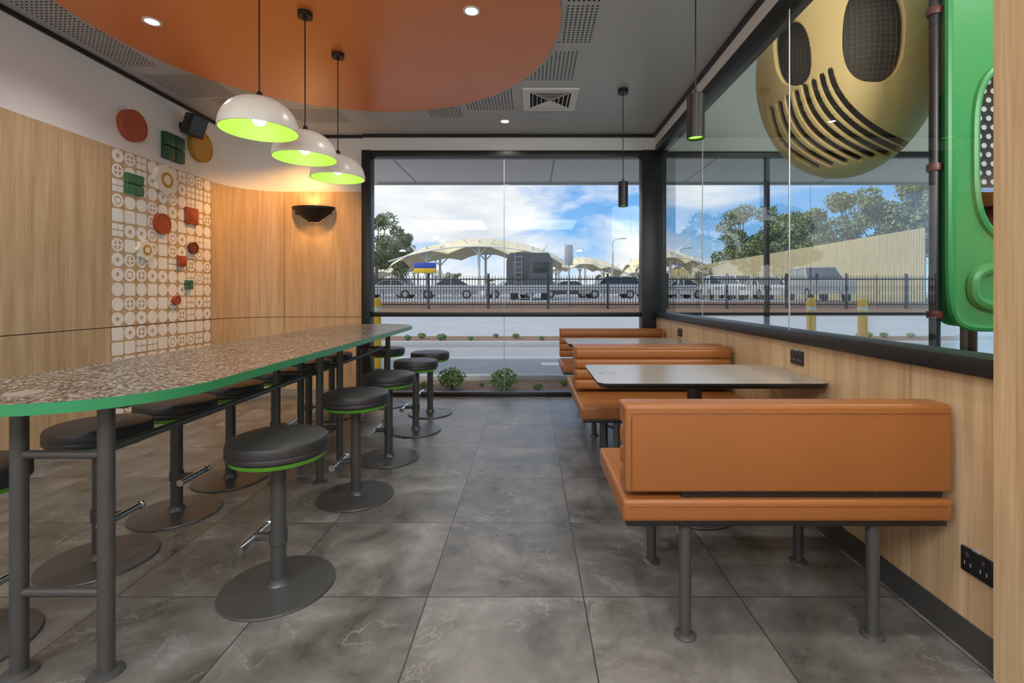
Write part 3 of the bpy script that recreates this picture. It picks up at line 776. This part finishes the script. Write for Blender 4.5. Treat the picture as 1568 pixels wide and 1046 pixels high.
def shrub(seed,r):
    rn=random.Random(seed); b=B(); b.cyl((0,0,-0.01),(0,0,r*0.6),0.015,'bark',8)
    leaves(b,(0,0,r*0.75),(r,r,r*0.72),int(500),0.028,'leafB',rn); return b
s1=shrub(2,0.17).finish('garden_shrub',(-0.98,6.05,-0.02),fix=False)
for x in (-0.32,1.0,1.9,-1.6,2.7,3.8): inst(s1,(x,6.05+0.1*math.sin(x*7),-0.02),x*3)
rn=random.Random(9)
for x in (-1.35,-1.15,-0.62,0.1,0.45,0.7,1.3): 
    q=rn.uniform(0.22,0.42); inst(s1,(x,rn.uniform(5.95,6.5),-0.025),x*5,(q,q,q*0.8))
for i in range(34): 
    sc_=rn.uniform(0.4,0.75); inst(s1,(-8+i*0.55+rn.uniform(-0.2,0.2),rn.uniform(11.3,12.2),0.07),i,(sc_,sc_,sc_*0.9))
for x,y in ((-2.38,7.5),(4.47,7.65),(5.25,7.6)):
    b=B(); b.lathe([(0.0,1.10),(0.04,1.10),(0.065,1.075),(0.068,1.05),(0.068,-0.02)],(x,y,0),'bollard',24); b.lathe([(0.069,0.9),(0.0695,0.9),(0.0695,0.96),(0.069,0.96)],(x,y,0),'sailpole',24)
    b.lathe([(0.1,-0.02),(0.1,0.0),(0.068,0.01)],(x,y,0),'dgrey',24); b.finish('safety_bollard')
b=B(); x=-20.0; zf=0.58
while x<18:
    b.box(x-0.013,x+0.013,20.99,21.01,zf+0.08,1.95,'black'); x+=0.125
x=-20.0
while x<18: b.box(x-0.045,x+0.045,20.96,21.04,zf-0.06,2.05,'black'); x+=2.6
for z in (zf+0.12,1.80): b.box(-20,17.9,20.98,21.02,z-0.028,z+0.028,'black')
b.finish('picket_fence')
b=B()
for z in (1.42,1.56): b.tube([(-22,26,z),(9,26,z)],0.07,'steel',8)
for i in range(16): b.box(-22+2*i,-21.88+2*i,26.05,26.15,0.8,1.6,'steel')
b.finish('guard_rail')
b=B(); y=22.1
while y<64:
    b.box(18.1,18.15,y,y+0.13,0.8,4.2,'timber'); y+=0.15
for z in (1.2,2.6,3.9): b.box(18.15,18.22,22.1,64,z-0.05,z+0.05,'timber')
b.finish('timber_fence')
def sail(cx,cy,hw,dep,zt,ze,n=3,name='shade_sail_canopy'):
    b=B(); U=36;V=12; vs=[];fs=[]
    for j in range(V+1):
        v=-1+2*j/V
        for i in range(U+1):
            u=-1+2*i/U
            z=ze+(zt-ze)*(1-abs(u)**2.0)*(1-0.35*v*v)
            sag=abs(math.sin(u*n*math.pi/2*1.0+math.pi/2))
            z-= (v*v)*0.9*(1-sag*0.6)
            vs.append((cx+hw*u,cy+dep*v,z))
    for j in range(V):
        for i in range(U): a=j*(U+1)+i; fs.append([a,a+1,a+U+2,a+U+1])
    b.raw(vs,fs,'sail')
    for v in (-1,0,1):
        b.tube([(cx+hw*(-1+2*i/12),cy+dep*v,ze+(zt-ze)*(1-abs(-1+2*i/12)**2)*(1-0.35*v*v)-0.05-(0.35 if v else 0)) for i in range(13)],0.06,'sailpole',6)
    for u in (-0.6,0,0.6):
        for v in (-0.8,0.8):
            zt2=ze+(zt-ze)*(1-u*u)*0.75
            b.cyl((cx+hw*u,cy+dep*v,0.8),(cx+hw*u,cy+dep*v,zt2),0.12,'sailpole',10)
            b.cyl((cx+hw*u,cy+dep*v,zt2-1.3),(cx+hw*(u+0.18),cy+dep*v,zt2+0.1),0.06,'sailpole',8); b.cyl((cx+hw*u,cy+dep*v,zt2-1.3),(cx+hw*(u-0.18),cy+dep*v,zt2+0.1),0.06,'sailpole',8)
    b.finish(name)
sail(-4.4,45,7.6,4.0,6.3,4.3); sail(7.0,64,5.5,4,6.0,4.0); sail(15.5,74,4.8,4,5.2,3.6); sail(13.9,50,3.8,3,5.6,4.2); sail(-19,76,6,4,6,4)

def car(paint,loc,rz,kind='sedan'):
    b=B()
    if kind=='suv':
        body=[(-2.3,0.35),(-2.3,0.95),(-2.2,1.05),(-1.0,1.12),(2.2,1.12),(2.3,0.9),(2.3,0.35)]
        cab=[(-1.1,1.10),(-0.45,1.68),(1.9,1.70),(2.2,1.10)]
    else:
        body=[(-2.25,0.3),(-2.25,0.75),(-2.1,0.85),(-1.0,0.95),(1.5,0.97),(2.15,0.93),(2.25,0.75),(2.25,0.3)]
        cab=[(-1.0,0.94),(-0.3,1.42),(0.85,1.44),(1.6,0.96)]
    M['_p']=paint
    def ext(pr,w,k,taper=0):
        n=len(pr); vs=[]
        for s in (-1,1):
            for x,z in pr: vs.append((x,s*(w-(taper if z>pr[0][1]+0.2 and k!='_p' else 0)),z))
        b.raw(vs,[list(range(n)),[n+i for i in range(n)][::-1]]+[[i,(i+1)%n,n+(i+1)%n,n+i] for i in range(n)],k)
    ext(body,0.88,'_p'); ext(cab,0.80,'carglass',0.12)
    zt=cab[1][1]; b.box(cab[1][0]-0.02,cab[2][0]+0.02,-0.70,0.70,zt-0.03,zt+0.03,'_p',0.02)
    for s in (-1,1):
        b.tube([(cab[0][0],s*0.81,cab[0][1]),(cab[1][0],s*0.69,zt),(cab[2][0],s*0.69,zt),(cab[3][0],s*0.81,cab[3][1])],0.035,'_p',6)
        xm=(cab[1][0]+cab[2][0])/2; b.tube([(xm,s*0.81,cab[0][1]),(xm,s*0.69,zt)],0.035,'_p',6)
        for x in (-1.4,1.4):
            b.cyl((x,s*0.70,0.33),(x,s*0.90,0.33),0.33,'tyre',24); b.cyl((x,s*0.90,0.33),(x,s*0.91,0.33),0.2,'alloy',16)
        b.box(2.22,2.27,s*0.7-0.12,s*0.7+0.12,0.65,0.8,'amber'); b.box(-2.27,-2.2,s*0.65-0.15,s*0.65+0.15,0.6,0.75,'alloy')
    nm='parked_suv' if kind=='suv' else 'parked_car'
    return b.finish(nm,loc,rz,angle=30)
silver=carpaint('silver_car_paint',(0.35,0.36,0.37,1)); whitec=carpaint('white_car_paint',(0.75,0.75,0.75,1)); darkc=carpaint('dark_car_paint',(0.05,0.055,0.06,1)); redc=carpaint('red_car_paint',(0.35,0.03,0.03,1))
car(silver,(-6.1,36,0.8),0.1); car(whitec,(-1.6,39,0.8),0.3); car(silver,(6.3,38,0.8),0.1,'suv'); car(darkc,(3.2,42,0.8),0.0)
car(whitec,(11.2,37,0.8),0.2); car(silver,(-11,38,0.8),0.0); car(silver,(14.6,24.5,0.8),1.35,'suv'); car(whitec,(15.2,31,0.8),1.45); car(darkc,(-12.5,42,0.8),0,'suv'); car(darkc,(15.8,36.5,0.8),1.5,'suv')
car(whitec,(11.3,28.5,0.8),1.4); car(redc,(11.5,43,0.8),0.1)
b=B(); zg=0.8
def tb(x0,x1,y0,y1,z0,z1,k,bv=0.05): b.box(x0,x1,y0,y1,z0+zg,z1+zg,k,bv)
vs=[(-1.35,28,0.75+zg),(1.35,28,0.75+zg),(1.35,28,2.3+zg),(1.1,28,2.75+zg),(-1.1,28,2.75+zg),(-1.35,28,2.3+zg)]
vs2=[(x,33.5,z) for x,y,z in vs]
b.raw(vs+vs2,[[0,1,2,3,4,5],[11,10,9,8,7,6]]+[[i,(i+1)%6,6+(i+1)%6,6+i] for i in range(6)],'truck')
tb(-1.2,1.2,28.1,36,0.45,0.8,'dgrey'); tb(-1.05,1.05,33.8,35.8,0.6,2.0,'truck',0.15); tb(-0.95,0.95,34.2,35.9,1.35,1.9,'carglass',0.05)
tb(-1.0,-0.1,27.97,28.0,1.3,2.2,'dgrey',0.01); tb(0.2,1.1,27.97,28.0,1.6,2.2,'carglass',0.01)
for x in (-0.85,-0.45): b.cyl((x,27.9,0.8+zg),(x,27.9,2.7+zg),0.018,'steel',8)
for i in range(6): b.cyl((-0.85,27.9,1.0+0.3*i+zg),(-0.45,27.9,1.0+0.3*i+zg),0.015,'steel',8)
for x in (-1.25,1.05): tb(x,x+0.2,27.95,28.0,0.55,0.72,'amber',0.01)
for s in (-1,1):
    for y in (29.5,34.6): b.cyl((s*0.85,y,0.42+zg),(s*1.15,y,0.42+zg),0.42,'tyre',24); b.cyl((s*1.15,y,0.42+zg),(s*1.17,y,0.42+zg),0.22,'alloy',16)
tb(-1.2,1.2,27.9,28.05,0.4,0.55,'steel',0.02)
b.finish('camper_truck')
b=B(); b.cyl((1.95,24,0.8),(1.95,24,3.3),0.04,'steel',12); b.box(1.75,2.15,23.95,23.98,2.6,3.6,'steel',0.02); b.box(1.70,2.2,23.98,24.0,2.9,2.95,'steel'); b.finish('road_sign')
b=B(); b.box(-9.6,-7.8,40,40.3,3.3,3.75,'blue',0.02); b.box(-9.6,-7.8,40,40.3,2.9,3.28,'bollard',0.02); b.cyl((-9.3,40.15,0.8),(-9.3,40.15,3.0),0.08,'steel',10); b.cyl((-8.1,40.15,0.8),(-8.1,40.15,3.0),0.08,'steel',10); b.finish('service_sign')
for x,y in ((10,58),(-3,82),(22,70)):
    b=B(); b.cyl((x,y,0.8),(x,y,7.5),0.1,'steel',10,0.06); b.tube([(x,y,7.4),(x+0.3,y,7.7),(x+1.0,y,7.8)],0.05,'steel',8); b.box(x+0.9,x+1.6,y-0.15,y+0.15,7.75,7.88,'steel',0.03); b.finish('street_lamp')

# ------------------------------------------------------------------ world
w=bpy.data.worlds.new('World'); scene.world=w; w.use_nodes=True
nt=w.node_tree;n=nt.nodes;l=nt.links
bg=n['Background']
tc=n.new('ShaderNodeTexCoord'); sep=n.new('ShaderNodeSeparateXYZ'); l.new(tc.outputs['Generated'],sep.inputs[0])
gr=ramp(n,[(0.0,(0.50,0.74,0.95,1)),(0.10,(0.22,0.50,0.88,1)),(0.30,(0.09,0.31,0.78,1)),(1.0,(0.10,0.28,0.7,1))])
l.new(sep.outputs[2],gr.inputs[0])
mp=n.new('ShaderNodeMapping'); mp.inputs['Scale'].default_value=(1.6,1.6,5.0); mp.inputs['Location'].default_value=(0.35,0.2,0.0)
l.new(tc.outputs['Generated'],mp.inputs['Vector'])
nz=n.new('ShaderNodeTexNoise'); nz.inputs['Scale'].default_value=1.7; nz.inputs['Detail'].default_value=9; nz.inputs['Roughness'].default_value=0.55; nz.inputs['Distortion'].default_value=0.5
l.new(mp.outputs[0],nz.inputs['Vector'])
ma=n.new('ShaderNodeMath'); ma.operation='MULTIPLY_ADD'; ma.inputs[1].default_value=-0.30; l.new(sep.outputs[0],ma.inputs[0]); l.new(nz.outputs['Fac'],ma.inputs[2])
cr=ramp(n,[(0.38,(0,0,0,1)),(0.55,(1,1,1,1))]); l.new(ma.outputs[0],cr.inputs[0])
nz2=n.new('ShaderNodeTexNoise'); nz2.inputs['Scale'].default_value=4; nz2.inputs['Detail'].default_value=6; l.new(mp.outputs[0],nz2.inputs['Vector'])
cc=ramp(n,[(0.3,(0.66,0.71,0.78,1)),(0.6,(0.93,0.93,0.94,1))]); l.new(nz2.outputs['Fac'],cc.inputs[0])
mx=n.new('ShaderNodeMix'); mx.data_type='RGBA'; l.new(cr.outputs[0],mx.inputs[0]); l.new(gr.outputs[0],mx.inputs[6]); l.new(cc.outputs[0],mx.inputs[7])
l.new(mx.outputs[2],bg.inputs[0]); bg.inputs[1].default_value=1.12
sd=bpy.data.lights.new('sun','SUN'); sd.energy=2.2; sd.angle=math.radians(4); sd.color=(1,0.96,0.88)
so=bpy.data.objects.new('sun',sd); scene.collection.objects.link(so); so.rotation_euler=Vector((0.8,0.35,-0.7)).to_track_quat('-Z','Y').to_euler()

# ------------------------------------------------------------------ camera
cd=bpy.data.cameras.new('camera'); co=bpy.data.objects.new('camera',cd); scene.collection.objects.link(co)
co.location=(0,0,H); co.rotation_euler=(math.radians(90),0,0)
cd.sensor_width=36; cd.sensor_fit='HORIZONTAL'; cd.lens=F/1568*36
cd.shift_x=-27/1568; cd.shift_y=-73/1568; cd.clip_start=0.05; cd.clip_end=500
scene.camera=co
